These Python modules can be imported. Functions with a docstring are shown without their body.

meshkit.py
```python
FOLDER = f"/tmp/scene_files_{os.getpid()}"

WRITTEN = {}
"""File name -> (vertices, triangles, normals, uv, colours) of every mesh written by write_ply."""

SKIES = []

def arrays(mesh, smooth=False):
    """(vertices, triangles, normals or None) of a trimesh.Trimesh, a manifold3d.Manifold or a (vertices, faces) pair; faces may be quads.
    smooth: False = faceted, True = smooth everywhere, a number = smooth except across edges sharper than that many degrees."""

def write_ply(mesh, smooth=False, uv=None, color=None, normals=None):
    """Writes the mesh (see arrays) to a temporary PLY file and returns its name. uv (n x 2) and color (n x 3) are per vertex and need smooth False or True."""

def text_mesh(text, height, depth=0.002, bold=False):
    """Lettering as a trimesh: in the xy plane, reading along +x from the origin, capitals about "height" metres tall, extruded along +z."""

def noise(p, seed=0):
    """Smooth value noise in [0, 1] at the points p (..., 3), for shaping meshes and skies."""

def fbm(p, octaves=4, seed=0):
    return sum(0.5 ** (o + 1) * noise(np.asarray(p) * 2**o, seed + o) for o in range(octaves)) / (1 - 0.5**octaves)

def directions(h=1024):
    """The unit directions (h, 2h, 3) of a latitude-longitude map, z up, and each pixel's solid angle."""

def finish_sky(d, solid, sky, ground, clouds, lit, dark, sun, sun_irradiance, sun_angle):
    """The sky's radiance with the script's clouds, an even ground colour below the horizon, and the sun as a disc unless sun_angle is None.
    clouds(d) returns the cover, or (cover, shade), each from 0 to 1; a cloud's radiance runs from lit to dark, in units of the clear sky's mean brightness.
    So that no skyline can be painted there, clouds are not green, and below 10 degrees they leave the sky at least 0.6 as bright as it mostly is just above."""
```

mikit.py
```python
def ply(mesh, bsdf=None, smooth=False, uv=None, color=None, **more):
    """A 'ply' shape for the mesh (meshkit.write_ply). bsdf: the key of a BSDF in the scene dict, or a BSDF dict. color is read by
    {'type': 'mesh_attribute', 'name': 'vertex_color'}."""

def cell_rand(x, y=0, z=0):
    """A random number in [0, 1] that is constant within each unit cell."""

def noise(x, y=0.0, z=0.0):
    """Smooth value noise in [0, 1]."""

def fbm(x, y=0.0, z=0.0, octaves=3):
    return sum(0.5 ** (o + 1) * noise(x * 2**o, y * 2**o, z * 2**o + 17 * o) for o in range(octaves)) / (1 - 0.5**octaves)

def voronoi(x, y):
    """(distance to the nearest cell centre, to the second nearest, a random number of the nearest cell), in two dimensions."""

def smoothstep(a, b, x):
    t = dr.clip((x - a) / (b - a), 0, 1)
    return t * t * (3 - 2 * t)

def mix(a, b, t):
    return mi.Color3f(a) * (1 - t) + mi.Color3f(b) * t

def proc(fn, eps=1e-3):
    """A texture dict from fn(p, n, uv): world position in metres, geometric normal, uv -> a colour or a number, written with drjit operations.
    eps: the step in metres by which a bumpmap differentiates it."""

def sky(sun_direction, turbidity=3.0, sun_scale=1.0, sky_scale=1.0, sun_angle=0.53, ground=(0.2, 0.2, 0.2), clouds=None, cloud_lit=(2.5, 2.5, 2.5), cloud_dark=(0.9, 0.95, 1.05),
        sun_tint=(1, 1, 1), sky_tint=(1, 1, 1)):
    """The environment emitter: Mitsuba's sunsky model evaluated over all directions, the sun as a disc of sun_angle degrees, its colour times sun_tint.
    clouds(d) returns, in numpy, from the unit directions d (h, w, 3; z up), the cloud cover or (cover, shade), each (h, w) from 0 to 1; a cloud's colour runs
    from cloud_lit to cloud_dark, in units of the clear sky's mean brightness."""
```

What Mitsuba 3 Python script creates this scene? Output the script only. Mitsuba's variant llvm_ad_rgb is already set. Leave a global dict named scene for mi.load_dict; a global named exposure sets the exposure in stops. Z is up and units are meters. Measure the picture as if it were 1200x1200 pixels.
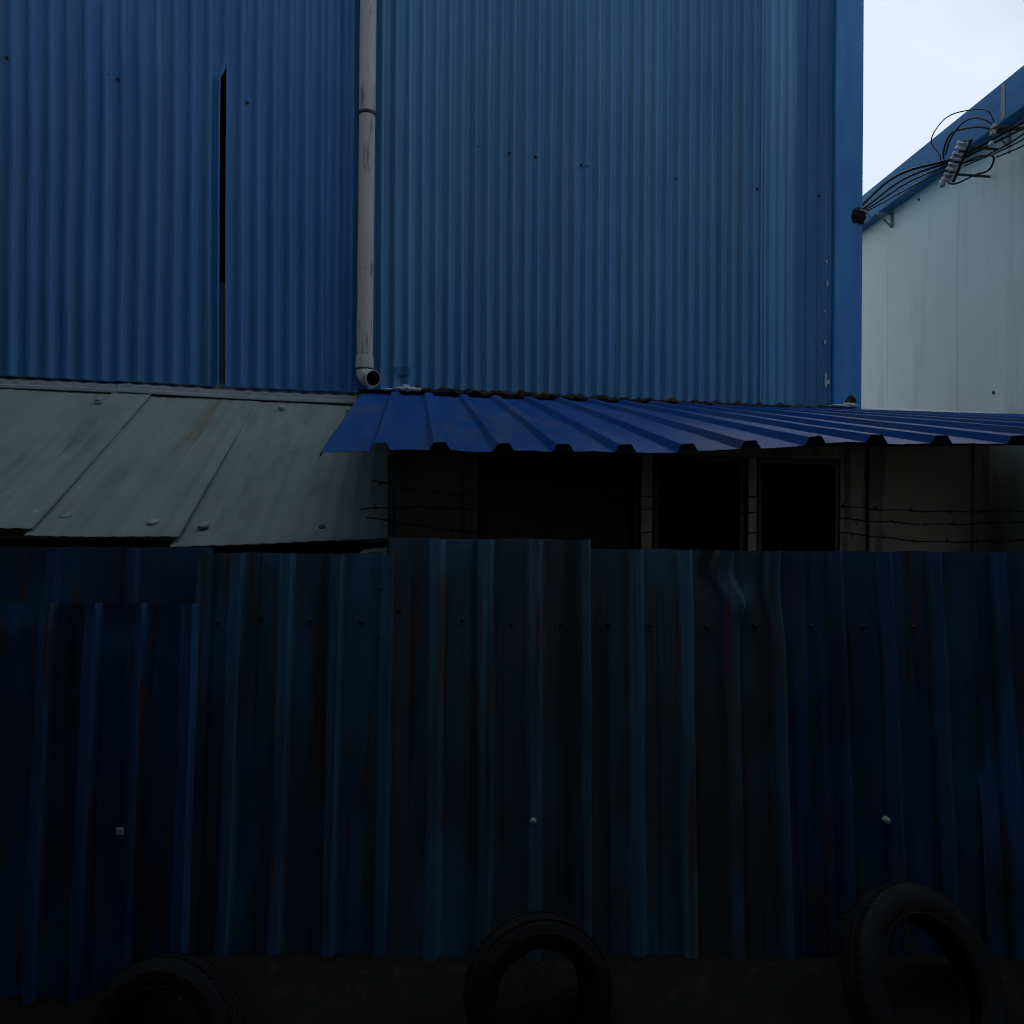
import math, random
import numpy as np, trimesh, drjit as dr, mitsuba as mi
import mikit, meshkit
from mikit import fbm, noise, smoothstep, mix, proc

rng = random.Random(7)
T = mi.ScalarTransform4f
scene, labels = {'type': 'scene'}, {}

# ---------------------------------------------------------------- camera, sky, exposure
EYE, ROLL = 1.9, math.radians(0.36)
scene['camera'] = {'type': 'perspective', 'fov': 65.0, 'fov_axis': 'x', 'near_clip': 0.05, 'far_clip': 3000.0,
                   'to_world': T().look_at(origin=[0, 0, EYE], target=[0, 1, EYE], up=[-math.sin(ROLL), 0, math.cos(ROLL)])}


def cloud_cover(d):
    q = d / (np.abs(d[..., 2:3]) + 0.35)
    c = meshkit.fbm(q * 2.2 + 3.1, 5, 4)
    sun = np.array(SUN) / np.linalg.norm(SUN)
    away = np.clip((0.94 - d @ sun) / 1.0, 0, 1)            # thin cloud, backlit on the sun's side
    return 0.72 + 0.28 * np.clip((c - 0.42) * 4, 0, 1), np.clip(away + 0.10 + 1.5 * (meshkit.fbm(q * 4 + 1.7, 4, 9) - 0.5), 0, 1)


SUN = (0.55, 0.75, 0.85)
scene['sky'] = mikit.sky(SUN, turbidity=3, sun_scale=0.2, sun_angle=10, clouds=cloud_cover,
                         cloud_lit=(2.45, 2.72, 3.05), cloud_dark=(1.25, 1.5, 1.75))
exposure = 1.9
CAN_Z, CAN_Y = 6.9, 1.15          # front edge of the unseen shed roof, placed to shade wall and fence
LOW_Z, LOW_Y = 3.5, 2.25         # and of the canopy added under it to darken the fence foot


# ---------------------------------------------------------------- mesh helpers
def put(key, mesh, m, smooth=False, uv=None, **lab):
    k, i = key, 0
    while k in scene:
        i += 1
        k = f'{key}_{i:03d}'
    scene[k] = mikit.ply(mesh, m, smooth=smooth, uv=uv)
    if lab:
        labels[k] = lab
    return k


def thing(key, label, category, group=None):
    labels[key] = {'label': label, 'category': category}
    if group:
        labels[key]['group'] = group
    return key


def shell(P, t):
    """Closed sheet from a grid P (a, b, 3), thickened by t against its normals."""
    P = np.asarray(P, float)
    a, b = P.shape[:2]
    n = np.cross(np.gradient(P, axis=0), np.gradient(P, axis=1))
    n /= np.linalg.norm(n, axis=2, keepdims=True) + 1e-12
    Q = P - n * t
    v = np.vstack([P.reshape(-1, 3), Q.reshape(-1, 3)])
    i = np.arange(a * b).reshape(a, b)
    q = np.stack([i[:-1, :-1], i[1:, :-1], i[1:, 1:], i[:-1, 1:]], -1).reshape(-1, 4)
    ring = np.concatenate([i[:, 0], i[-1, 1:], i[-2::-1, -1], i[0, -2:0:-1]])
    nx = np.roll(ring, -1)
    rim = np.stack([ring, ring + a * b, nx + a * b, nx], -1)
    f = np.vstack([q, q[:, ::-1] + a * b, rim])
    f = np.vstack([f[:, [0, 1, 2]], f[:, [0, 2, 3]]])
    return trimesh.Trimesh(v, f, process=False)


def tube(pts, r, n=10, caps=True):
    pts = np.asarray(pts, float)
    r = np.broadcast_to(np.asarray(r, float), len(pts))
    tg = np.gradient(pts, axis=0)
    tg /= np.linalg.norm(tg, axis=1, keepdims=True) + 1e-12
    u = np.cross(tg[0], [0.31, 0.17, 0.93])
    u /= np.linalg.norm(u)
    V = []
    a = np.arange(n) * 2 * np.pi / n
    for p, d, rr in zip(pts, tg, r):
        u = u - d * (u @ d)
        u /= np.linalg.norm(u)
        w = np.cross(d, u)
        V.append(p + rr * (np.cos(a)[:, None] * u + np.sin(a)[:, None] * w))
    V = np.vstack(V)
    F = []
    for k in range(len(pts) - 1):
        for j in range(n):
            a0, a1 = k * n + j, k * n + (j + 1) % n
            F += [[a0, a1, a1 + n], [a0, a1 + n, a0 + n]]
    if caps:
        c0, c1 = len(V), len(V) + 1
        V = np.vstack([V, pts[0], pts[-1]])
        e = (len(pts) - 1) * n
        for j in range(n):
            F += [[c0, (j + 1) % n, j], [c1, e + j, e + (j + 1) % n]]
    return trimesh.Trimesh(V, F, process=False)


def spline(pts, n=40):
    from scipy.interpolate import make_interp_spline
    pts = np.asarray(pts, float)
    d = np.r_[0, np.cumsum(np.linalg.norm(np.diff(pts, axis=0), axis=1))]
    return make_interp_spline(d, pts, k=min(3, len(pts) - 1))(np.linspace(0, d[-1], n))


def box(c, h, ax=None, bev=0.0):
    """Box, centre c, half sizes h along the rows of ax, with its edges chamfered by bev."""
    h = np.asarray(h, float)
    if bev > 0:
        b = min(bev, h.min() * 0.49)
        pts = []
        for s in np.ndindex(2, 2, 2):
            s = np.array(s) * 2 - 1
            for k in range(3):
                e = h - b
                e[k] = h[k]
                pts.append(s * e)
        m = trimesh.convex.convex_hull(np.array(pts))
    else:
        m = trimesh.creation.box(h * 2)
    v = np.array(m.vertices)
    if ax is not None:
        v = v @ np.asarray(ax, float)
    return trimesh.Trimesh(v + c, m.faces, process=False)


def lathe(profile, n, origin, axis):
    axis = np.asarray(axis, float) / np.linalg.norm(axis)
    u = np.cross(axis, [0, 0, 1] if abs(axis[2]) < 0.9 else [1, 0, 0])
    u /= np.linalg.norm(u)
    w = np.cross(axis, u)
    a = np.arange(n) * 2 * np.pi / n
    pr = np.asarray(profile, float)
    k = len(pr)
    V = (np.asarray(origin) + axis * pr[:, None, 1:2] + pr[:, None, 0:1] * (np.cos(a)[None, :, None] * u + np.sin(a)[None, :, None] * w)).reshape(-1, 3)
    F = []
    for i in range(k - 1):
        for j in range(n):
            a0, a1 = i * n + j, i * n + (j + 1) % n
            F += [[a0, a0 + n, a1 + n], [a0, a1 + n, a1]]
    return trimesh.Trimesh(V, F, process=False)


cat = trimesh.util.concatenate

# ---------------------------------------------------------------- materials


def mat(key, color, rough=0.5, spec=0.4, metal=0.0, bump=None, bump_scale=1.0):
    d = {'type': 'principled', 'base_color': color if isinstance(color, dict) else {'type': 'rgb', 'value': list(color)},
         'roughness': rough, 'specular': spec, 'metallic': metal}
    if bump is not None:
        d = {'type': 'bumpmap', 'arbitrary': bump, 'scale': bump_scale, 'bsdf': d}
    scene[key] = {'type': 'twosided', 'bsdf': d}
    return key


TW = np.array([0.95948, 0.28171, 0.0])     # along the tall wall, to the right and away
NW = np.array([0.28171, -0.95948, 0.0])    # out of the tall wall, towards the yard
W0 = np.array([-3.27, 5.13, 0.0])


def wall_s(p):
    return (p.x + 3.27) * 0.95948 + (p.y - 5.13) * 0.28171


def painted_wall(lo, hi, grime, k):
    def fn(p, n, uv):
        s = wall_s(p)
        streak = fbm(s * 16 + k, p.z * 0.45, k, 3)
        fine = fbm(s * 85, p.z * 3.0, k + 3, 3)
        blot = fbm(s * 1.6, p.z * 1.3, k + 9, 4)
        c = mix(lo, hi, dr.clip(0.55 * streak + 0.3 * fine + 0.5 * blot - 0.18, 0, 1))
        g = smoothstep(0.50, 0.78, fbm(s * 22, p.z * 0.22, 31 + k, 4))
        return mix(c, grime, g * 0.35)
    return proc(fn)


mat('m_wall_left', painted_wall((0.025, 0.132, 0.365), (0.066, 0.225, 0.45), (0.045, 0.095, 0.17), 0.0), 0.44, 0.3)
mat('m_wall_right', painted_wall((0.036, 0.162, 0.355), (0.088, 0.268, 0.445), (0.055, 0.12, 0.18), 7.0), 0.42, 0.38)
mat('m_wall_right_worn', painted_wall((0.032, 0.145, 0.318), (0.080, 0.240, 0.40), (0.052, 0.106, 0.16), 10.0), 0.46, 0.35)
mat('m_wall_dull', painted_wall((0.022, 0.097, 0.248), (0.048, 0.166, 0.322), (0.037, 0.069, 0.120), 13.0), 0.6, 0.2)
mat('m_trim_blue', proc(lambda p, n, uv: mix((0.018, 0.145, 0.43), (0.045, 0.225, 0.49), fbm(p.x * 8 + p.y * 8, p.z * 2.5, 1, 4))), 0.45, 0.3)


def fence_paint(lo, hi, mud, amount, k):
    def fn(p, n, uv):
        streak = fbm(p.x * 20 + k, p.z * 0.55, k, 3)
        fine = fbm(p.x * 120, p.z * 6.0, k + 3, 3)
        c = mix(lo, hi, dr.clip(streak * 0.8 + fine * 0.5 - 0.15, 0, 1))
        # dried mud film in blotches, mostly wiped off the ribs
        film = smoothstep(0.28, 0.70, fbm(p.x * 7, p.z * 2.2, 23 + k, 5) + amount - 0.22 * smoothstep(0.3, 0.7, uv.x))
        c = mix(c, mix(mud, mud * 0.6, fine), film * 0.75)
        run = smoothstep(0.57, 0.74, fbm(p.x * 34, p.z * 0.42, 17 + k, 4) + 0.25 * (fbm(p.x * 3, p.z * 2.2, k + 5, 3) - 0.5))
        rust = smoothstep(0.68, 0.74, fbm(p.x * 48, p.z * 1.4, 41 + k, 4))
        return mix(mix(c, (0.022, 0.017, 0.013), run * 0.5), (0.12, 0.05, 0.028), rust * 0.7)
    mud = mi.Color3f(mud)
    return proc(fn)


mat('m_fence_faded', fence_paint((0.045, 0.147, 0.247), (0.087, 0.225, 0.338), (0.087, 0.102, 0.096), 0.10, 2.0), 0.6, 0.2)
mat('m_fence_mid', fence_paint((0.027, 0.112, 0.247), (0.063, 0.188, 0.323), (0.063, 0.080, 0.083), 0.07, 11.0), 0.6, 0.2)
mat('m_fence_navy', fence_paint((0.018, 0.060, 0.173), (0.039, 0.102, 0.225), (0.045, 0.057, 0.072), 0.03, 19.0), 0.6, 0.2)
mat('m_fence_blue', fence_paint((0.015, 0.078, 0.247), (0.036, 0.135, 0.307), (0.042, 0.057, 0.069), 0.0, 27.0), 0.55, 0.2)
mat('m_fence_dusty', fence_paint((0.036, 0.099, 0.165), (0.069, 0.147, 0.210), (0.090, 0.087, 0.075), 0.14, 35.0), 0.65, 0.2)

mat('m_awning', proc(lambda p, n, uv: mix(mix((0.009, 0.052, 0.20), (0.021, 0.083, 0.265), fbm(p.x * 14 + p.y * 2, p.y * 1.3, 2, 4)),
                                          (0.055, 0.08, 0.15), smoothstep(0.48, 0.74, fbm(p.x * 7 + p.y, p.y * 1.6, 8, 5)) * 0.6)), 0.65, 0.06)


def cement(p, n, uv):
    q = p.x + 0.13 * p.y
    streak = fbm(q * 26, p.y * 0.7, 3, 4)
    blot = fbm(q * 3.2, p.y * 3.2, 9, 5)
    c = mix((0.155, 0.182, 0.168), (0.25, 0.28, 0.258), dr.clip(0.65 * streak + 0.7 * blot - 0.18, 0, 1))
    moss = smoothstep(0.55, 0.8, fbm(q * 9, p.y * 2.4, 21, 5))
    rust = smoothstep(0.09, 0.0, dr.abs(q + 1.28 - 0.03 * noise(p.y * 4))) * smoothstep(4.65, 5.0, p.y + 0.5 * noise(q * 60, p.y * 3)) * noise(q * 40, p.y * 5)
    return mix(mix(c, (0.085, 0.09, 0.085), moss * 0.3), (0.17, 0.11, 0.06), rust * 0.9)


mat('m_cement', proc(cement), 0.75, 0.25)
mat('m_galv', proc(lambda p, n, uv: mix((0.17, 0.19, 0.20), (0.33, 0.36, 0.37), fbm(p.x * 9, p.y * 9, p.z * 25, 4))), 0.5, 0.5)
mat('m_pipe', proc(lambda p, n, uv: mix(mix((0.40, 0.39, 0.345), (0.55, 0.53, 0.47), fbm(p.x * 22, p.y * 22, p.z * 2.0, 4)),
                                        (0.13, 0.125, 0.115), smoothstep(0.55, 0.78, fbm(p.x * 40, p.y * 40, p.z * 5 + 3, 5)) * 0.8)), 0.55, 0.4)
mat('m_pale', proc(lambda p, n, uv: mix(mix((0.71, 0.81, 0.71), (0.80, 0.87, 0.78), fbm(p.y * 0.9, p.z * 0.8, 4, 4)),
                                        (0.55, 0.63, 0.55), smoothstep(0.5, 0.8, fbm(p.y * 5, p.z * 0.7, 14, 5)) * 0.5)), 0.5, 0.4)
mat('m_fascia', proc(lambda p, n, uv: mix((0.03, 0.17, 0.38), (0.055, 0.25, 0.46), fbm(p.y * 3, p.z * 12, 6, 4))), 0.55, 0.2)
mat('m_concrete', proc(lambda p, n, uv: mix(mix((0.27, 0.235, 0.175), (0.46, 0.40, 0.29), fbm(p.x * 2.2, p.z * 2.0, p.y, 5)),
                                            (0.13, 0.11, 0.085), smoothstep(0.52, 0.7, fbm(p.x * 9, p.z * 0.8, 4, 4)) * 0.7)), 0.85, 0.2)
mat('m_cream', proc(lambda p, n, uv: mix((0.42, 0.38, 0.25), (0.56, 0.51, 0.36), fbm(p.x * 20, p.z * 3.0, 4, 4))), 0.6, 0.3)
mat('m_dark_steel', proc(lambda p, n, uv: mix((0.02, 0.02, 0.022), (0.05, 0.042, 0.036), fbm(p.x * 30, p.y * 30, p.z * 12, 4))), 0.55, 0.4)
mat('m_gloom', (0.20, 0.19, 0.17), 0.9, 0.1)
mat('m_wire', (0.009, 0.008, 0.007), 0.9, 0.05)
mat('m_cable', (0.012, 0.012, 0.013), 0.6, 0.12)
mat('m_porcelain', proc(lambda p, n, uv: mix((0.55, 0.52, 0.49), (0.28, 0.24, 0.22), smoothstep(0.45, 0.65, fbm(p.x * 30, p.y * 30, p.z * 30, 4)))), 0.25, 0.6)
mat('m_white', (0.6, 0.6, 0.57), 0.6, 0.2)
mat('m_mortar', proc(lambda p, n, uv: mix((0.30, 0.32, 0.34), (0.62, 0.65, 0.68), fbm(p.x * 40, p.y * 40, p.z * 40, 4))), 0.9, 0.15)
mat('m_sealant', proc(lambda p, n, uv: mix((0.018, 0.016, 0.014), (0.075, 0.06, 0.045), smoothstep(0.4, 0.7, fbm(p.x * 40, p.y * 40, p.z * 40, 4)))), 0.9, 0.15)
mat('m_rubber', proc(lambda p, n, uv: mix((0.008, 0.008, 0.009), (0.021, 0.019, 0.018), fbm(p.x * 14, p.y * 14, p.z * 14, 5))), 0.7, 0.3)
mat('m_soil', proc(lambda p, n, uv: mix(mix((0.015, 0.013, 0.011), (0.036, 0.031, 0.025), fbm(p.x * 3, p.y * 3, 1, 5)),
                                        (0.05, 0.046, 0.04), smoothstep(0.62, 0.8, fbm(p.x * 25, p.y * 25, 3, 4)) * 0.5)), 0.9, 0.15)
mat('m_shed', proc(lambda p, n, uv: mix((0.05, 0.06, 0.07), (0.10, 0.11, 0.12), fbm(p.x * 2, p.z * 2, p.y, 4))), 0.6, 0.3)
mat('m_grey_rail', (0.12, 0.125, 0.12), 0.7, 0.2)
mat('m_grey_roof', (0.16, 0.17, 0.18), 0.6, 0.3)

# ---------------------------------------------------------------- ground
gx = np.r_[-1500, -300, -60, np.linspace(-9, 9, 121), 60, 300, 1500]
gy = np.r_[-1500, -300, -60, -9, np.linspace(-3, 4, 71), 8, 14, 60, 300, 1500]
X, Y = np.meshgrid(gx, gy, indexing='ij')
near = np.clip(1.4 - np.abs(X) / 9, 0, 1) * (np.abs(Y) < 8)
rise = np.clip((Y - 2.42) / 0.5, 0, 1)
Z = 0.27 * rise * rise * (3 - 2 * rise)
pp = np.stack([X, Y, X * 0], -1)
Z = Z + near * (0.05 * (meshkit.fbm(pp * 2.3, 4, 1) - 0.5) + 0.035 * (meshkit.fbm(pp * 9, 4, 2) - 0.5))
G = np.stack([X, Y, Z], -1)
put('ground', shell(G, 0.05), 'm_soil', smooth=40)
labels['ground'] = {'label': 'bare dark soil of the yard rising to the foot of the fence', 'kind': 'structure'}

# ---------------------------------------------------------------- tall blue building
BB = thing('blue_building', 'tall blue corrugated metal building filling the upper left of the picture', 'building')


def wp(s, off, z):
    s, off, z = np.broadcast_arrays(np.asarray(s, float), off, z)
    return W0 + s[..., None] * TW + off[..., None] * NW + z[..., None] * np.array([0, 0, 1.0])


WTOP = 6.9


def wall_sheet(s0, s1, lap, pitch, amp, kind, key, m, slot=False, seed=0, z0=2.745, z1=WTOP):
    step = pitch / 12
    s = np.arange(s0, s1 + step * 0.5, step)
    nz = 60 if slot else 34
    z = np.linspace(z0, z1, nz)
    if slot:
        z = np.sort(np.r_[z, np.linspace(4.80, 4.96, 14)])
    S, Zg = np.meshgrid(s, z, indexing='ij')
    ph = (S - 2.31) / pitch * 2 * np.pi
    if kind == 'left':
        w = 0.5 + 0.5 * np.cos(ph)
        o = amp * (2 * w ** 1.6 - 0.8)
    elif kind == 'right':
        w = 0.5 + 0.5 * np.cos(ph)
        o = amp * (2 * w ** 1.4 - 0.88)
    elif kind == 'flat':
        o = amp * (2 * np.clip((np.cos(ph) - 0.72) / 0.28, 0, 1) - 1)
    else:
        o = amp * np.cos(ph)
    q = np.stack([S * 1.2, S * 0 + seed * 3.7, Zg * 0.7], -1)
    wob = 0.012 if kind == 'left' else 0.004
    S2 = S + wob * (meshkit.fbm(q, 3, seed) - 0.5) * 2
    o = o + 0.012 * (meshkit.fbm(q * 1.3 + 9, 3, seed + 5) - 0.5) + lap
    q2 = np.stack([S * 9, S * 0 + seed, Zg * 1.6], -1)
    o = o + 0.0035 * (meshkit.fbm(q2, 3, seed + 9) - 0.5)
    Z2 = Zg + (Zg < z0 + 0.01) * 0.006 * (meshkit.noise(np.stack([S * 14, S * 0, S * 0 + seed], -1), 3) - 0.5)
    if slot:
        t = np.clip((4.95 - Zg) / 0.12, 0, 1)
        e = np.clip((S - (s1 - 0.09)) / 0.09, 0, 1)
        S2 = S2 - 0.049 * t * e
        o = o + 0.012 * t * e ** 2
    put(key, shell(wp(S2, o + 0.022, Z2), 0.0012), m, smooth=60)


lefts = [(-6.2, -4.2), (-4.25, -2.6), (-2.65, -1.0), (-1.05, -0.2), (-0.25, 0.60), (0.56, 1.362), (1.352, 2.26)]
for i, (a, b) in enumerate(lefts):
    wall_sheet(a, b, 0.0016 * (i % 2) if i != 6 else 0.004, 0.107, 0.0165, 'left', BB + '__wall_sheet', 'm_wall_left', slot=(i == 5), seed=1)
rights = [(2.31, 3.10), (3.06, 3.93), (3.89, 4.73), (4.69, 5.56)]
for i, (a, b) in enumerate(rights):
    wall_sheet(a, b, 0.0030 * (i % 2), 0.0985, 0.0155, 'right', BB + '__wall_sheet', 'm_wall_right_worn' if i == 1 or i == 3 else 'm_wall_right', seed=20, z0=2.775)
wall_sheet(5.53, 5.87, 0.003, 0.085, 0.007, 'right', BB + '__wall_sheet', 'm_wall_right', seed=20, z0=2.78)
wall_sheet(5.84, 6.30, -0.002, 0.115, 0.006, 'flat', BB + '__wall_sheet', 'm_wall_dull', seed=33, z0=2.78)
# corner flashing with a folded lip, wrapped round the corner
prof = [(6.245, 0.018), (6.252, 0.040), (6.30, 0.042), (6.42, 0.043), (6.528, 0.042), (6.533, 0.036), (6.533, -0.05), (6.533, -0.16)]
zz = np.linspace(2.78, WTOP, 16)
P = np.array([[W0 + s * TW + (o + 0.004 * (meshkit.noise([[s * 3, z * 1.1, 2]], 5)[0] - 0.5)) * NW + [0, 0, z] for z in zz] for s, o in prof])
put(BB + '__corner_trim', shell(P, 0.0015), 'm_trim_blue', smooth=30)
# flat joint strip behind the downpipe
put(BB + '__joint_strip', box(wp(2.285, 0.012, 4.83)[()], (0.04, 0.006, 2.06), [TW, NW, [0, 0, 1]], 0.002), 'm_wall_dull')
# backing strip seen in the open lap
put(BB + '__backing_strip', box(wp(1.33, -0.004, 3.115)[()], (0.06, 0.003, 0.345), [TW, NW, [0, 0, 1]]), 'm_grey_rail')
# side wall, rear wall, roof
BACK = -NW
c0 = W0 + 6.52 * TW
S, Zg = np.meshgrid(np.arange(0.16, 2.6, 0.0985 / 8), np.linspace(2.6, WTOP, 4), indexing='ij')
put(BB + '__side_wall', shell(c0 + S[..., None] * BACK + (0.008 * np.cos(S / 0.0985 * 6.283))[..., None] * TW + Zg[..., None] * np.array([0, 0, 1.0]), 0.0012), 'm_wall_right', smooth=60)
put(BB + '__rear_wall', box(W0 + 0.2 * TW + 2.62 * BACK + [0, 0, 3.45], (6.3, 0.04, 3.45), [TW, NW, [0, 0, 1]]), 'm_shed')
put(BB + '__roof', box(W0 + 0.15 * TW + 1.24 * BACK + [0, 0, WTOP + 0.06], (6.5, 1.5, 0.05), [TW, NW, [0, 0, 1]], 0.02), 'm_trim_blue')
put(BB + '__end_wall', box(W0 - 6.2 * TW + 1.3 * BACK + [0, 0, 3.45], (0.03, 1.3, 3.45), [TW, NW, [0, 0, 1]]), 'm_shed')
# screw heads on the purlin line
head = [(0.0001, 0.006), (0.004, 0.0055), (0.006, 0.003), (0.0095, 0.002), (0.0095, -0.01)]
for s, z in [(0.03, 4.77), (0.614, 4.754), (0.675, 4.737), (1.487, 4.704), (1.56, 4.70), (3.11, 4.615), (3.36, 4.605), (3.57, 4.60), (3.94, 4.586), (3.99, 4.58), (4.75, 4.579), (5.50, 4.59), (6.1, 4.60)]:
    put(BB + '__screw', lathe(head, 10, wp(s, 0.034, z)[()], NW), 'm_dark_steel', smooth=40)
# patch of tape near the pipe foot, paint scars by the corner
Sg, Zg = np.meshgrid(np.linspace(2.50, 2.625, 16), np.linspace(2.885, 2.945, 5), indexing='ij')
put(BB + '__tape_patch', shell(wp(Sg, 0.026 + 0.0085 * np.cos((Sg - 2.31) / 0.0985 * 2 * np.pi) + 0.008, Zg), 0.001), 'm_wall_dull', smooth=60)
for i, (s, z, w, h) in enumerate([(6.178, 3.03, 0.010, 0.075), (6.205, 3.02, 0.014, 0.02), (6.17, 3.36, 0.008, 0.02), (6.19, 3.86, 0.006, 0.03), (6.18, 4.05, 0.005, 0.012), (6.17, 3.62, 0.005, 0.012)]):
    a = np.linspace(0, 2 * np.pi, 15)[:-1]
    r = 1 + 0.45 * np.array([rng.uniform(-1, 1) for _ in a])
    c = wp(s, 0.0285, z)[()]
    ring = c + (np.cos(a) * w * r)[:, None] * TW + (np.sin(a) * h * r)[:, None] * np.array([0, 0, 1.0])
    ctr = c + NW * 0.003
    V = np.vstack([ring, ring - NW * 0.01, [ctr]])
    F = [[14 * 2, j, (j + 1) % 14] for j in range(14)] + [[j, j + 14, (j + 1) % 14] for j in range(14)] + [[(j + 1) % 14, j + 14, (j + 1) % 14 + 14] for j in range(14)]
    put(BB + '__paint_flake', trimesh.Trimesh(V, F, process=False), 'm_mortar')
# lower wall under the awning with three openings and pale posts
WZ = 2.74


def lowbox(key, s0, s1, z0, z1, o0, o1, m, bev=0.004):
    put(BB + '__' + key, box(wp((s0 + s1) / 2, (o0 + o1) / 2, (z0 + z1) / 2)[()], ((s1 - s0) / 2, (o1 - o0) / 2, (z1 - z0) / 2), [TW, NW, [0, 0, 1]], bev), m)


holes = [(3.14, 4.47), (4.60, 5.43), (5.55, 6.36)]
edges = [-6.2, 3.14, 4.47, 4.60, 5.43, 5.55, 6.36, 8.9]
for a, b in [(-6.2, 2.5), (2.503, 3.14), (6.36, 6.62), (6.623, 8.9)]:
    lowbox('lower_wall', a, b, 0.0, WZ, -0.16, -0.012, 'm_concrete')
lowbox('lower_wall', 3.143, 6.357, 2.37, WZ, -0.16, -0.014, 'm_concrete')
lowbox('lower_wall', 3.143, 6.357, 0.0, 0.95, -0.16, -0.014, 'm_concrete')
lowbox('post', 4.475, 4.575, 0.953, 2.367, -0.10, 0.004, 'm_cream')
lowbox('post', 5.447, 5.528, 0.953, 2.367, -0.10, 0.004, 'm_cream')
lowbox('pilaster', 6.64, 6.98, 0.0, WZ - 0.01, -0.008, 0.018, 'm_concrete')
lowbox('pilaster', 7.78, 7.98, 0.0, WZ - 0.01, -0.008, 0.016, 'm_concrete')
for a, b in holes:
    lowbox('window_frame', a + 0.004, b - 0.004, 2.318, 2.366, -0.12, -0.02, 'm_dark_steel')
    lowbox('window_frame', a + 0.004, b - 0.004, 0.954, 1.0, -0.12, -0.02, 'm_dark_steel')
    lowbox('window_frame', a + 0.004, a + 0.045, 1.003, 2.315, -0.12, -0.022, 'm_dark_steel')
    lowbox('window_frame', b - 0.045, b - 0.004, 1.003, 2.315, -0.12, -0.022, 'm_dark_steel')
lowbox('inner_floor', -6, 6.5, 0.0, 0.2, -2.5, -0.2, 'm_gloom')
lowbox('inner_ceiling', -6, 6.5, 2.65, 2.70, -2.5, -0.17, 'm_gloom')
lowbox('inner_wall', -6, 6.5, 0.2, 2.65, -2.4, -2.3, 'm_gloom')
lowbox('inner_wall', 6.42, 6.5, 0.2, 2.65, -2.3, -0.165, 'm_gloom')

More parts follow.
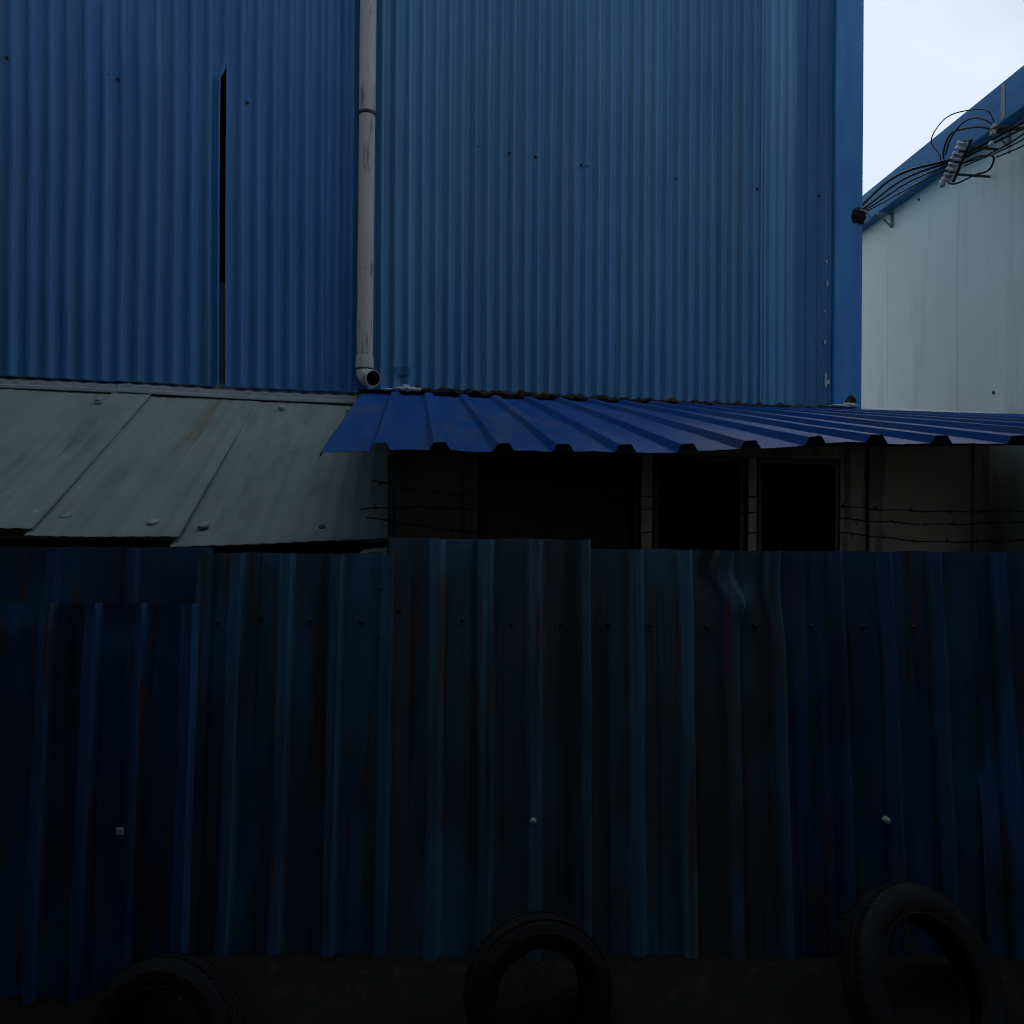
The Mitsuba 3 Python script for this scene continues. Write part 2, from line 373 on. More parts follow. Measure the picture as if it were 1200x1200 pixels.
# ---------------------------------------------------------------- downpipe
DP = thing('downpipe', 'grey plastic downpipe fixed to the blue corrugated wall', 'pipe')
pc = lambda z, o=0.105: wp(2.29 + 0.004 * (z - 4), o, z)[()]
put(DP + '__pipe', tube([pc(2.93), pc(3.6), pc(4.2), pc(4.70)], 0.056, 28), 'm_pipe', smooth=40)
put(DP + '__upper_pipe', tube([pc(4.715), pc(5.5), pc(6.5), pc(7.0)], 0.0575, 28), 'm_pipe', smooth=40)
put(DP + '__joint_ring', tube([pc(4.690), pc(4.694), pc(4.712), pc(4.716)], [0.056, 0.0625, 0.0625, 0.0575], 28), 'm_dark_steel', smooth=40)
put(DP + '__collar', tube([pc(2.905), pc(2.912), pc(2.985), pc(2.995)], [0.0585, 0.063, 0.0625, 0.057], 28), 'm_pipe', smooth=40)
dirm = np.array([0.62, -0.76, -0.18])
dirm /= np.linalg.norm(dirm)
b0 = pc(2.905)
arc = [b0 + np.array([0, 0, -1]) * 0.075 * math.sin(a) + (dirm * [1, 1, 0]) * 0.075 * (1 - math.cos(a)) for a in np.linspace(0, math.pi / 2, 9)]
arc += [arc[-1] + dirm * 0.02, arc[-1] + dirm * 0.05]
arc = np.array(arc)
outer, inner = tube(arc, 0.059, 28, caps=False), tube(arc[::-1] + 0, 0.052, 28, caps=False)
lip = lathe([(0.052, 0.0), (0.053, 0.004), (0.058, 0.004), (0.059, 0.0)], 28, arc[-1], dirm)
put(DP + '__elbow', cat([outer, lip]), 'm_pipe', smooth=40)
put(DP + '__elbow_shade_lining', inner, 'm_dark_steel', smooth=40)  # inside coloured dark so the pipe mouth reads as shade
put(DP + '__elbow_ring', tube([pc(2.894), pc(2.897), pc(2.903), pc(2.907)], [0.058, 0.0632, 0.0632, 0.058], 28), 'm_dark_steel', smooth=40)
for z in (3.9, 5.6):
    put(DP + '__clip', box(pc(z, 0.045), (0.02, 0.03, 0.012), [TW, NW, [0, 0, 1]], 0.003), 'm_galv')

# ---------------------------------------------------------------- grey lean-to roof
LR = thing('lean_to_roof', 'grey fibre cement lean-to roof sloping down to the left part of the fence', 'roof')


def roof_sheet(xf0, xf1, zf0, zf1, yf, lift, seed, yb_off=0.03):
    nx = max(8, int((xf1 - xf0) / 0.075 * 8))
    xs = np.linspace(xf0, xf1, nx)
    ts = np.linspace(0, 1, 26)
    Xf, Tt = np.meshgrid(xs, ts, indexing='ij')
    # back point on the wall line, moving -0.135 in x per metre of y
    yb = (5.13 + 0.2936 * (Xf + 3.27 + 0.135 * yf)) / (1 + 0.2936 * 0.135) - yb_off
    Yg = yf + Tt * (yb - yf)
    Xg = Xf - 0.135 * (Yg - yf)
    zf = zf0 + (zf1 - zf0) * (Xf - xf0) / (xf1 - xf0)
    Zg = zf + Tt * (2.652 - zf)
    q = np.stack([Xf * 1.6, Tt * 2.0, Xf * 0 + seed], -1)
    Zg = Zg + lift + 0.0014 * np.sin(Xf / 0.075 * 2 * np.pi) + 0.02 * (meshkit.fbm(q, 3, seed) - 0.5)
    ragged = 0.02 * (meshkit.fbm(np.stack([Xf * 6, Xf * 0, Xf * 0 + seed], -1), 4, 6) - 0.5) * (Tt < 0.01)
    P = np.stack([Xg, Yg + ragged, Zg], -1)
    put(LR + '__roof_sheet', shell(P, 0.007), 'm_cement', smooth=50)


roof_sheet(-4.6, -3.42, 1.79, 1.785, 3.63, 0.028, 1)
roof_sheet(-3.45, -2.36, 1.785, 1.785, 3.61, 0.020, 2)
roof_sheet(-2.40, -2.165, 1.783, 1.78, 3.62, 0.025, 3)
roof_sheet(-2.185, -1.495, 1.766, 1.768, 3.60, 0.0135, 4)
roof_sheet(-1.522, -0.545, 1.735, 1.775, 3.57, 0.003, 5)
put(LR + '__batten', box([-2.6, 3.69, 1.725], (2.03, 0.035, 0.035), None, 0.004), 'm_dark_steel')
put(LR + '__batten', box([-2.6, 4.6, 2.13], (1.95, 0.03, 0.035), None, 0.004), 'm_dark_steel')
put(LR + '__fascia_board', box([-2.55, 3.665, 1.64], (1.98, 0.012, 0.05), None, 0.004), 'm_dark_steel')
for x, y in [(-3.0, 3.72), (-2.245, 3.78), (-2.10, 3.78), (-1.665, 3.72), (-1.43, 3.72)]:
    z = 1.775 + 0.45 * (y - 3.6) + (0.022 if x > -2.2 else 0.034) - (0.012 if x > -1.5 else 0)
    put(LR + '__screw', lathe([(0.0001, 0.011), (0.009, 0.010), (0.014, 0.006), (0.021, 0.003), (0.026, 0.0), (0.026, -0.012)], 16, [x, y, z - 0.004], [0, -0.4, 0.92]), 'm_galv', smooth=40)
put(LR + '__screw', lathe([(0.0001, 0.03), (0.010, 0.03), (0.012, 0.024), (0.016, 0.02), (0.017, 0.010), (0.034, 0.008), (0.038, 0.0), (0.038, -0.01)], 18, [-0.875, 3.70, 1.815], [0, -0.4, 0.92]), 'm_galv', smooth=30)
for x in (-2.62, -1.55, -1.12):
    y = 5.13 + 0.2936 * (x + 3.27) - 0.24
    put(LR + '__screw', lathe([(0.0001, 0.012), (0.010, 0.011), (0.016, 0.006), (0.024, 0.0), (0.024, -0.012)], 14, [x, y, 2.60], [0, -0.4, 0.92]), 'm_galv', smooth=40)


def flashing(s0, s1, dz, do, key):
    ss = np.linspace(s0, s1, int((s1 - s0) / 0.012))
    pr = [(-0.012, 2.79), (-0.010, 2.732), (0.034, 2.716), (0.040, 2.690), (0.062, 2.682), (0.066, 2.664), (0.060, 2.660)]
    P = np.array([[wp(s, o + do + (0.004 * math.cos(s / 0.107 * 6.283) if 1 <= j <= 2 else 0), z + dz - 0.006 * (s - 0.5) + 0.004 * math.sin(s * 3.1))[()] for j, (o, z) in enumerate(pr)] for s in ss])
    put(key, shell(P[:, ::-1], 0.002), 'm_galv', smooth=35)


flashing(-6.0, 0.72, 0.0, 0.0, LR + '__flashing')
flashing(0.69, 2.24, 0.006, 0.008, LR + '__flashing')
# broken corner of an older sheet under the roof's right end
xs, ys = np.meshgrid(np.linspace(-0.66, -0.50, 12), np.linspace(3.47, 3.60, 6), indexing='ij')
put(LR + '__broken_piece', shell(np.stack([xs, ys + 0.02 * np.sin(xs * 40), 1.722 + 0.006 * np.sin(xs * 30) + 0.12 * (ys - 3.5)], -1), 0.007), 'm_cement', smooth=40)

# ---------------------------------------------------------------- blue awning
AW = thing('blue_awning', 'deep blue ribbed metal awning sloping from the tall wall towards the fence', 'awning')
ribs = [-0.536, -0.295, -0.036, 0.205, 0.457, 0.708, 0.964, 1.225, 1.475, 1.734, 2.04] + [2.04 + 0.252 * k for k in range(1, 12)]
RH = 0.026


def front_z(x):
    return np.interp(x, [-0.8, -0.3, 0.2, 0.7, 1.2, 2.07, 5], [2.140, 2.150, 2.152, 2.160, 2.182, 2.205, 2.27])


def awning_sheet(xa, xb, lift, seed):
    xs, hs = [xa], [0.0]
    for r in ribs:
        if xa - 0.01 < r < xb + 0.01:
            for dx, h in ((-0.046, 0), (-0.043, 0.02), (-0.024, 0.95), (-0.019, 1), (0.019, 1), (0.024, 0.95), (0.043, 0.02), (0.046, 0)):
                if xa < r + dx < xb:
                    xs.append(r + dx); hs.append(h)
            for dx in (0.105, 0.125, 0.145):
                if xa < r + dx < xb:
                    xs.append(r + dx); hs.append(0.07 if dx == 0.125 else 0)
    xs.append(xb); hs.append(0.0)
    o = np.argsort(xs)
    xs, hs = np.array(xs)[o], np.array(hs)[o]
    if xa > -1 and xa < -0.7:      # folded left edge
        xs, hs = np.r_[xs[0] - 0.004, xs], np.r_[-0.8, hs]
    ts = np.linspace(0, 1, 22)
    Xf, Tt = np.meshgrid(xs, ts, indexing='ij')
    Hh = np.repeat(hs[:, None], len(ts), 1)
    yf = 3.25 + 0.012 * (meshkit.noise(np.stack([Xf * 4, Xf * 0, Xf * 0], -1), 3) - 0.5)
    yb = (5.13 + 0.2936 * (Xf + 3.27 + 0.122 * yf)) / (1 + 0.2936 * 0.122) - 0.02
    Yg = yf + Tt * (yb - yf)
    Xg = Xf - 0.122 * (Yg - yf)
    Zg = front_z(Xf) * (1 - Tt) + (2.755 + 0.008 * np.clip(Xg, -1, 4)) * Tt
    q = np.stack([Xf * 1.7, Tt * 3, Xf * 0 + seed], -1)
    Zg = Zg + Hh * RH + lift + 0.014 * (meshkit.fbm(q, 3, seed) - 0.5) * (1 - Tt * 0.6)
    wav = meshkit.fbm(np.stack([Xf * 3.1, Xf * 0, Xf * 0 + 3], -1), 3, 2) - 0.5
    Zg = Zg + 0.035 * wav * (1 - Tt) ** 3 - 0.006 * (Hh < 0.5) * (1 - Tt) ** 6
    put(AW + '__roof_sheet', shell(np.stack([Xg, Yg, Zg], -1), 0.0012), 'm_awning', smooth=35)


awning_sheet(-0.778, 0.507, 0.0, 1)
awning_sheet(0.407, 1.525, 0.0022, 2)
awning_sheet(1.425, 2.594, 0.0, 3)
awning_sheet(2.494, 3.854, 0.0022, 4)
awning_sheet(3.754, 4.85, 0.0, 5)


def awn_pt(x, y):
    t = (y - 3.25) / (5.13 + 0.2936 * (x + 3.27) - 3.25)
    return front_z(x) * (1 - t) + 2.76 * t


for y in (3.85, 4.6, 5.5):
    P = [[x, y, awn_pt(x, y) - 0.045] for x in np.linspace(-0.44 - 0.122 * (y - 3.25), 4.3, 12)]
    put(AW + '__purlin', tube(P, 0.027, 4), 'm_dark_steel')
put(AW + '__post', box([-0.488, 3.31, 1.09], (0.022, 0.022, 1.04), None, 0.004), 'm_dark_steel')
put(AW + '__post', box([2.72, 3.31, 1.1], (0.022, 0.022, 1.05), None, 0.004), 'm_dark_steel')
put(AW + '__post', box([4.3, 3.31, 1.1], (0.022, 0.022, 1.05), None, 0.004), 'm_dark_steel')
# lumpy foam and dirt along the joint with the wall
ss = np.linspace(2.66, 6.32, 260)
rad = 0.010 + 0.016 * meshkit.fbm(np.stack([ss * 11, ss * 0, ss * 0], -1), 4, 3) + 0.008 * (np.cos(ss / 0.0985 * 6.283) > 0.3)
put(AW + '__sealant', tube(np.array([wp(s, 0.045, 2.782 + 0.008 * (s - 2.66) / 3.6 + 0.006 * math.sin(s * 31))[()] for s in ss]), rad, 8), 'm_sealant', smooth=True)


def lump(c, r, seed, m, key):
    s = trimesh.creation.icosphere(3, 1.0)
    v = np.array(s.vertices)
    v = v * (0.55 + 0.9 * meshkit.fbm(v * 2.3 + seed * 5.1, 4, seed))[:, None] * r
    v = v @ np.array([TW, NW, [0, 0, 1]])
    put(key, trimesh.Trimesh(v + c, s.faces, process=False), m, smooth=True)


for i, (s, z, r) in enumerate([(2.45, 2.776, (0.04, 0.02, 0.010)), (2.54, 2.782, (0.05, 0.025, 0.016)), (2.59, 2.79, (0.035, 0.025, 0.026)), (2.65, 2.784, (0.06, 0.03, 0.018)), (6.30, 2.82, (0.09, 0.04, 0.014)), (6.40, 2.832, (0.08, 0.04, 0.02))]):
    lump(wp(s, 0.05, z)[()], np.array(r), i + 1, 'm_mortar', AW + '__mortar_dab')
lump(wp(6.42, 0.045, 2.86)[()], np.array((0.05, 0.035, 0.055)), 8, 'm_sealant', AW + '__sealant_lump')
# white strip along the rear edge beyond the corner
P = [[[3.02 + k * 1.43, 6.99 + k * 0.41 + o, 2.80 + k * 0.012 + h] for k in np.linspace(0, 1, 12)] for o, h in ((-0.05, 0.010), (-0.02, 0.022), (0.01, 0.032), (0.05, 0.036))]
put(AW + '__rear_white_strip', shell(P, 0.002), 'm_white', smooth=30)
# loose wire lying on the awning
wl = [(1.62, 6.35), (1.75, 6.30), (1.95, 6.36), (2.15, 6.30), (2.45, 6.44)]
put(AW + '__loose_wire', tube(spline([[x, y, awn_pt(x, y) + 0.045] for x, y in wl], 30), 0.004, 6), 'm_cable')

# ---------------------------------------------------------------- fence
FN = thing('metal_fence', 'long dark fence of ribbed blue metal sheets patched together', 'fence')


def lean(z):
    return 2.96 + 0.16 * (z - 0.28) / 1.48


def fence_sheet(key, x0, x1, ztop, ribx, m, off, seed, zbot=0.22, base=lean, h=0.024, cw=0.0145, dent=None, wave=0.012):
    xs, hs = [x0, x1], [0.0, 0.0]
    for r in ribx:
        for dx, hh in ((-cw - 0.019, 0), (-cw - 0.017, 0.02), (-cw - 0.002, 0.95), (-cw + 0.001, 1), (cw - 0.001, 1), (cw + 0.002, 0.95), (cw + 0.017, 0.02), (cw + 0.019, 0)):
            if x0 < r + dx < x1:
                xs.append(r + dx); hs.append(hh)
    for x in np.arange(x0 + 0.02, x1, 0.021):
        if all(abs(x - r) > cw + 0.022 for r in ribx):
            xs.append(x); hs.append(0.0)
    o = np.argsort(xs)
    xs, hs = np.array(xs)[o], np.array(hs)[o]
    zs = np.linspace(0, 1, 46)
    Xg, Tt = np.meshgrid(xs, zs, indexing='ij')
    Hh = np.repeat(hs[:, None], len(zs), 1)
    top = ztop + 0.006 * (meshkit.noise(np.stack([Xg * 9, Xg * 0, Xg * 0 + seed], -1), 3) - 0.5)
    Zg = zbot + Tt * (top - zbot)
    q = np.stack([Xg * 2.2, Xg * 0 + seed * 2.3, Zg * 1.5], -1)
    D = wave * 2 * (meshkit.fbm(q, 3, seed) - 0.5) + 0.005 * (meshkit.fbm(q * 5, 3, seed + 4) - 0.5)
    Xs = Xg + 0.008 * (meshkit.fbm(np.stack([Xg * 3, Xg * 0, Zg * 1.3], -1), 3, seed + 8) - 0.5)
    if dent is not None:
        for (dx, dz, rx, rz, push, shift) in dent:
            g = np.exp(-((Xg - dx) / rx) ** 2 - ((Zg - dz) / rz) ** 2)
            D = D - push * g
            Xs = Xs + shift * g
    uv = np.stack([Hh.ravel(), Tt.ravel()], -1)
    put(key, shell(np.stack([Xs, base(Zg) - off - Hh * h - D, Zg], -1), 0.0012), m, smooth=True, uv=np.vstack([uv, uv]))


# hidden or half hidden run at the left, then the sheets from left to right
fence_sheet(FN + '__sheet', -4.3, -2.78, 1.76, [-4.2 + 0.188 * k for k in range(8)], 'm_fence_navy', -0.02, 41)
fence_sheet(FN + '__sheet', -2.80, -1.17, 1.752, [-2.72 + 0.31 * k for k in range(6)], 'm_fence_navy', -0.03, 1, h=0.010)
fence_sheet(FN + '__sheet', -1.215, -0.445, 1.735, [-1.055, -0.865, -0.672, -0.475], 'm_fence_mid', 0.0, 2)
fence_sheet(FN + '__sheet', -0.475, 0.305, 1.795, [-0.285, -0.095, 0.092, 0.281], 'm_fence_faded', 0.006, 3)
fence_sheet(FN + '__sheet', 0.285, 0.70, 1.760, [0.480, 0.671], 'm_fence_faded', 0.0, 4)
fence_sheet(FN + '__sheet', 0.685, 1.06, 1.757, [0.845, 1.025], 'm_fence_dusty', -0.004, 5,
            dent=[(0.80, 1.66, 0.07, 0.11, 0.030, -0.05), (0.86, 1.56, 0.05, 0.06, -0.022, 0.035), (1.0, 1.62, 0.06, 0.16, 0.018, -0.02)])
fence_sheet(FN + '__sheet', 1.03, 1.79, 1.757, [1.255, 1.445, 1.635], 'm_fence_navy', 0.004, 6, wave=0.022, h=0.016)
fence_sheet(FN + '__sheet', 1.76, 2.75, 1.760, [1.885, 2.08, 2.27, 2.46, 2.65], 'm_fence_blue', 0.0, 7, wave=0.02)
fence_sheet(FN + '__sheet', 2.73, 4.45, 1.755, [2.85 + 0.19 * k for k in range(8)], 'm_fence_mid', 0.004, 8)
for z in (0.75, 1.5):
    put(FN + '__rail', box([0.0, lean(z) + 0.055, z], (4.3, 0.02, 0.02), None, 0.003), 'm_dark_steel')
for x in (-4.2, -2.6, 1.35, 3.0, 4.4):
    put(FN + '__post', box([x, lean(1.0) + 0.13, 0.85], (0.02, 0.02, 0.85), None, 0.003), 'm_dark_steel')
for x, z in [(-1.13, 1.47), (-0.96, 1.49), (-0.77, 1.48), (-0.575, 1.475), (-0.43, 1.52), (-0.19, 1.485), (0.0, 1.47), (0.19, 1.475), (0.37, 1.475), (0.53, 1.47), (0.75, 1.465), (0.935, 1.47),
             (1.15, 1.47), (1.35, 1.47), (1.54, 1.47), (-0.50, 1.60), (-0.505, 1.42)]:
    put(FN + '__screw', lathe([(0.0001, 0.006), (0.004, 0.0055), (0.006, 0.002), (0.008, 0.001), (0.008, -0.02)], 10, [x, lean(z) - 0.012, z], [0, -1, 0]), 'm_dark_steel', smooth=40)
for x, z in [(0.086, 0.752), (1.402, 0.762)]:
    put(FN + '__white_cap', lathe([(0.0001, 0.006), (0.006, 0.0055), (0.010, 0.003), (0.0115, 0.0), (0.0115, -0.02)], 14, [x, lean(z) - 0.028, z], [0, -1, 0]), 'm_white', smooth=40)

LP = thing('sheet_metal_barrier', 'low deep blue ribbed metal barrier standing in front of the fence at far left', 'barrier')
low = lambda z: 2.79 + 0.09 * (z - 0.2) / 1.38
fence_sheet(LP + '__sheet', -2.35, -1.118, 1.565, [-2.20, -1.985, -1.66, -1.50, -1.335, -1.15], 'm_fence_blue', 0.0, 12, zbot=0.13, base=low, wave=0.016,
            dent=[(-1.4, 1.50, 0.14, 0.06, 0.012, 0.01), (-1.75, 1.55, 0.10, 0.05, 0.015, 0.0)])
put(LP + '__white_tag', box([-1.355, low(0.78) - 0.036, 0.782], (0.012, 0.003, 0.012), None, 0.001), 'm_white')

# ---------------------------------------------------------------- barbed wire over the fence
wires = [[(-0.55, 2.02), (-0.15, 1.965), (0.5, 1.966), (0.9, 1.968), (1.4, 1.922), (2.0, 1.918), (3.0, 1.93), (4.4, 1.95)],
         [(-0.60, 1.905), (-0.3, 1.915), (-0.1, 1.908), (0.5, 1.914), (0.9, 1.905), (1.4, 1.875), (1.7, 1.862), (2.0, 1.874), (3.0, 1.87), (4.4, 1.89)],
         [(-0.58, 1.875), (-0.3, 1.835), (-0.1, 1.816), (0.5, 1.822), (0.9, 1.820), (1.35, 1.822), (1.55, 1.800), (1.75, 1.792), (2.0, 1.800), (3.0, 1.81), (4.4, 1.83)]]
names = ['topmost', 'middle', 'lowest']
for i, w in enumerate(wires):
    y = 3.16 + 0.02 * i
    c = spline([[x, y, z] for x, z in w], 420)
    d = np.linspace(0, 1, 420)
    a = d * 420 / 5 * 2
    k1 = c + np.stack([a * 0, 0.0022 * np.cos(a), 0.0022 * np.sin(a)], -1)
    k2 = c - np.stack([a * 0, 0.0022 * np.cos(a), 0.0022 * np.sin(a)], -1)
    key = f'barbed_wire_{i + 1:03d}'
    scene[key] = mikit.ply(tube(k1, 0.0028, 6), 'm_wire', smooth=True)
    labels[key] = {'label': f'{names[i]} of the three dark barbed wire strands strung above the fence', 'category': 'barbed wire', 'group': 'barbed wire strands above the fence'}
    dist, nxt = 0.0, 0.03 + 0.03 * i
    for j in range(1, 420):
        dist += np.linalg.norm(c[j] - c[j - 1])
        if dist > nxt:
            nxt += rng.uniform(0.10, 0.15)
            p, g = c[j], rng.uniform(0, 6.28)
            e = np.array([0.25, math.cos(g), math.sin(g)]) * 0.018
            e2 = np.array([-0.25, math.cos(g + 1.7), math.sin(g + 1.7)]) * 0.018
            coil = [p + [0.005 * t, 0.0045 * math.cos(t * 6), 0.0045 * math.sin(t * 6)] for t in np.linspace(-1, 1, 9)]
            bm = tube([p - e] + coil + [p + e2], 0.0016, 5)
            put(key + '__barb', bm, 'm_wire')

# ---------------------------------------------------------------- pale building on the right
PB = thing('pale_building', 'pale greenish white panel building with blue roof edge at the right', 'building')
etop = lambda y: 5.746 + 0.041 * (y - 7.1)
ewall = lambda y: 5.40 + 0.03 * (y - 7.1)
ys = [6.2, 6.62, 8.14, 9.66, 11.18, 12.7, 14.2]
for a, b in zip(ys[:-1], ys[1:]):
    v = box([4.53, (a + b) / 2, 2.85], (0.03, (b - a) / 2 - 0.0015, 2.85), None, 0.003)
    put(PB + '__wall_panel', v, 'm_pale')
put(PB + '__core_wall', box([4.64, 10.2, 2.8], (0.07, 3.98, 2.79), None), 'm_shed')
put(PB + '__front_wall', box([8.6, 6.26, 2.85], (3.9, 0.05, 2.85), None, 0.006), 'm_pale')
put(PB + '__rear_wall', box([8.6, 14.15, 2.85], (3.9, 0.05, 2.85), None, 0.006), 'm_pale')
FX = 4.36
yy = np.linspace(6.0, 14.4, 40)
fz = 0.325


def strip(pts):      # list of (x, dz from etop) swept along y
    return shell(np.array([[[x, y, etop(y) + dz] for y in yy] for x, dz in pts]), 0.003)


put(PB + '__fascia', strip([(4.42, 0.012), (FX, 0.010), (FX - 0.006, -0.004), (FX - 0.006, -fz), (FX, -fz - 0.012), (4.40, -fz - 0.012)][::-1]), 'm_fascia', smooth=30)
put(PB + '__soffit', strip([(FX + 0.002, -fz - 0.004), (4.52, -fz - 0.012), (4.56, -fz - 0.06)][::-1]), 'm_fascia', smooth=30)
put(PB + '__roof', shell(np.array([[[x, y, etop(y) + h] for y in (6.0, 10, 14.4)] for x, h in ((FX + 0.002, 0.02), (8.4, 0.9), (12.6, 0.02))]), 0.04), 'm_trim_blue')
for y in (7.16,):
    put(PB + '__fascia_lap', box([FX - 0.0085, y, etop(y) - fz / 2], (0.002, 0.028, fz / 2 - 0.004), None), 'm_galv')
for y in (7.3, 9.55, 11.2):
    a = ewall(y)
    put(PB + '__bracket', box([4.41, y, a + 0.0], (0.09, 0.02, 0.012), None, 0.003), 'm_galv')
    put(PB + '__bracket', box([4.488, y, a - 0.09], (0.012, 0.02, 0.075), None, 0.003), 'm_galv')
    put(PB + '__bracket_brace', tube([[4.335, y, a - 0.01], [4.48, y, a - 0.15]], 0.011, 6), 'm_galv')
for y, z in [(8.93, 5.40), (7.52, 3.045), (7.3, 5.2)]:
    put(PB + '__bolt', lathe([(0.0001, 0.014), (0.008, 0.013), (0.010, 0.006), (0.018, 0.004), (0.018, -0.01)], 12, [4.5, y, z], [-1, 0, 0]), 'm_dark_steel', smooth=40)

# ---------------------------------------------------------------- insulators and cables
IR = thing('insulator_rack', 'small rack of four white porcelain insulators under the blue roof edge', 'insulator rack')
p0, p1 = np.array([4.06, 7.52, 5.06]), np.array([4.10, 7.37, 5.285])
ax = (p1 - p0) / np.linalg.norm(p1 - p0)
OUT = np.array([0.065, -0.01, 0.0])
put(IR + '__bar', tube([p0 - ax * 0.05 + OUT, p1 + ax * 0.05 + OUT], 0.014, 8), 'm_dark_steel')
for k in range(4):
    c = p0 + (p1 - p0) * (k / 3)
    put(IR + '__insulator', lathe([(0.012, -0.034), (0.044, -0.033), (0.050, -0.024), (0.044, -0.010), (0.030, 0.0), (0.044, 0.010), (0.050, 0.024), (0.044, 0.033), (0.012, 0.034)], 18, c, ax), 'm_porcelain', smooth=35)
    for q in (-0.039, 0.039):
        put(IR + '__arm', tube([c + ax * q, c + ax * q + OUT], 0.006, 6), 'm_dark_steel')
put(IR + '__lower_insulator', lathe([(0.010, -0.04), (0.024, -0.036), (0.030, -0.01), (0.022, 0.03), (0.008, 0.045)], 14, [4.08, 7.66, 5.06], [0.1, 0.4, 1]), 'm_porcelain', smooth=40)
for q in (0.02, 0.26):
    c = p0 + ax * q + OUT
    put(IR + '__stay', tube([c, [4.52, c[1] + 0.12, c[2] + 0.03]], 0.012, 6), 'm_dark_steel')


def cable(label, pts, r, group, name, n=60):
    k, i = name, 0
    while k in scene:
        i += 1
        k = f'{name}_{i:03d}'
    scene[k] = mikit.ply(tube(spline(pts, n), r, 8), 'm_cable', smooth=True)
    labels[k] = {'label': label, 'category': 'cable', 'group': group}


CN = wp(6.50, 0.06, 4.47)[()]
SPAN = 'cables from the blue corner to the insulators'
cable('uppermost dark cable from the blue building corner to the insulators', [[2.906, 6.917, 4.489], [3.077, 7.024, 4.634], [3.335, 7.18, 4.871], [3.656, 7.368, 5.067], [3.934, 7.525, 5.184], [4.127, 7.60, 5.256]], 0.012, SPAN, 'service_cable')
cable('second dark cable from the top between corner and insulators', [[2.916, 6.924, 4.484], [3.149, 7.068, 4.643], [3.463, 7.256, 4.895], [3.822, 7.462, 5.101], [4.127, 7.60, 5.235]], 0.010, SPAN, 'service_cable')
cable('third dark cable from the top between corner and insulators', [[2.927, 6.93, 4.479], [3.232, 7.118, 4.671], [3.549, 7.306, 4.9], [3.878, 7.493, 5.09], [4.14, 7.60, 5.215]], 0.008, SPAN, 'service_cable')
cable('lowest dark cable between the blue corner and the insulators', [[2.937, 6.936, 4.466], [3.211, 7.105, 4.628], [3.495, 7.274, 4.81], [3.823, 7.462, 5.014], [4.15, 7.60, 5.185]], 0.006, SPAN, 'service_cable')
EN = thing('cable_entry', 'black lump of tape where the cables meet the blue building corner', 'cable entry')
lump(CN + np.array([-0.02, 0.02, 0.0]), np.array((0.075, 0.04, 0.075)), 4, 'm_cable', EN + '__tape')
put(EN + '__hook', tube(spline([CN + [-0.05, 0.06, 0.0], CN + [0.03, -0.02, 0.02], CN + [0.07, -0.01, -0.03], CN + [0.03, 0.0, -0.07]], 16), 0.007, 7), 'm_galv', smooth=True)
LOOP = 'loose cable loops around the insulators'
XQ = 4.1
cable('largest thin cable loop standing up against the sky', [[XQ, 7.734, 5.31], [XQ, 7.845, 5.48], [XQ, 7.902, 5.592], [XQ, 7.792, 5.656], [XQ, 7.587, 5.663], [XQ, 7.328, 5.582], [XQ, 7.099, 5.483], [XQ, 6.946, 5.384], [XQ, 6.883, 5.287], [XQ, 6.858, 5.165]], 0.0055, LOOP, 'cable_loop')
cable('middle cable loop against the blue fascia', [[XQ, 7.672, 5.298], [XQ, 7.659, 5.405], [XQ, 7.584, 5.468], [XQ, 7.396, 5.443], [XQ, 7.163, 5.355], [XQ, 6.944, 5.236]], 0.009, LOOP, 'cable_loop')
cable('cable loop between the largest and the middle one on the blue fascia', [[XQ, 7.642, 5.317], [XQ, 7.497, 5.459], [XQ, 7.258, 5.47], [XQ, 7.125, 5.42], [XQ, 6.945, 5.295], [XQ, 6.858, 5.217]], 0.007, LOOP, 'cable_loop')
cable('lower cable loop hanging in front of the pale wall', [[XQ, 7.64, 5.10], [XQ, 7.52, 4.995], [XQ, 7.321, 4.949], [XQ, 7.067, 4.904], [XQ, 6.891, 4.903], [XQ, 6.868, 4.944], [XQ, 6.942, 5.006], [XQ, 7.134, 5.076], [XQ, 7.295, 5.101]], 0.008, LOOP, 'cable_loop')
EAVE = 'cables running on along the pale wall'
for j, (pts, rr, lab) in enumerate([
        ([[4.14, 7.582, 5.258], [4.15, 7.188, 5.192], [4.15, 6.87, 5.149], [4.15, 6.3, 5.06]], 0.012, 'thick cable hugging the soffit of the pale building, highest of five'),
        ([[4.16, 7.552, 5.225], [4.16, 7.188, 5.16], [4.15, 6.869, 5.105], [4.15, 6.3, 5.01]], 0.009, 'second highest of the five cables along the pale wall'),
        ([[4.16, 7.464, 5.165], [4.14, 6.93, 5.035], [4.12, 6.3, 4.985]], 0.0065, 'middle one of the five cables along the pale wall'),
        ([[4.16, 7.435, 5.125], [4.13, 7.056, 5.037], [4.12, 6.748, 4.975], [4.12, 6.3, 4.93]], 0.0055, 'second lowest of the five cables along the pale wall'),
        ([[4.1, 6.831, 4.943], [4.1, 6.632, 4.904], [4.1, 6.3, 4.85]], 0.006, 'lowest and shortest of the five thin cables along the pale wall')]):
    cable(lab, pts, rr, EAVE, 'eave_cable')
SH = thing('cable_clamp', 'second cluster of small pale cable clamps right of the insulators', 'cable clamp')
for y, z in [(6.846, 5.218), (6.87, 5.17), (6.893, 5.087)]:
    put(SH + '__clamp', box([4.09, y, z], (0.014, 0.026, 0.018), None, 0.005), 'm_porcelain')
put(SH + '__arm', tube([[4.52, 6.9, 5.24], [4.12, 6.86, 5.18]], 0.014, 7), 'm_dark_steel')
put(SH + '__plate', box([4.16, 6.86, 5.195], (0.04, 0.05, 0.012), None, 0.004), 'm_dark_steel')

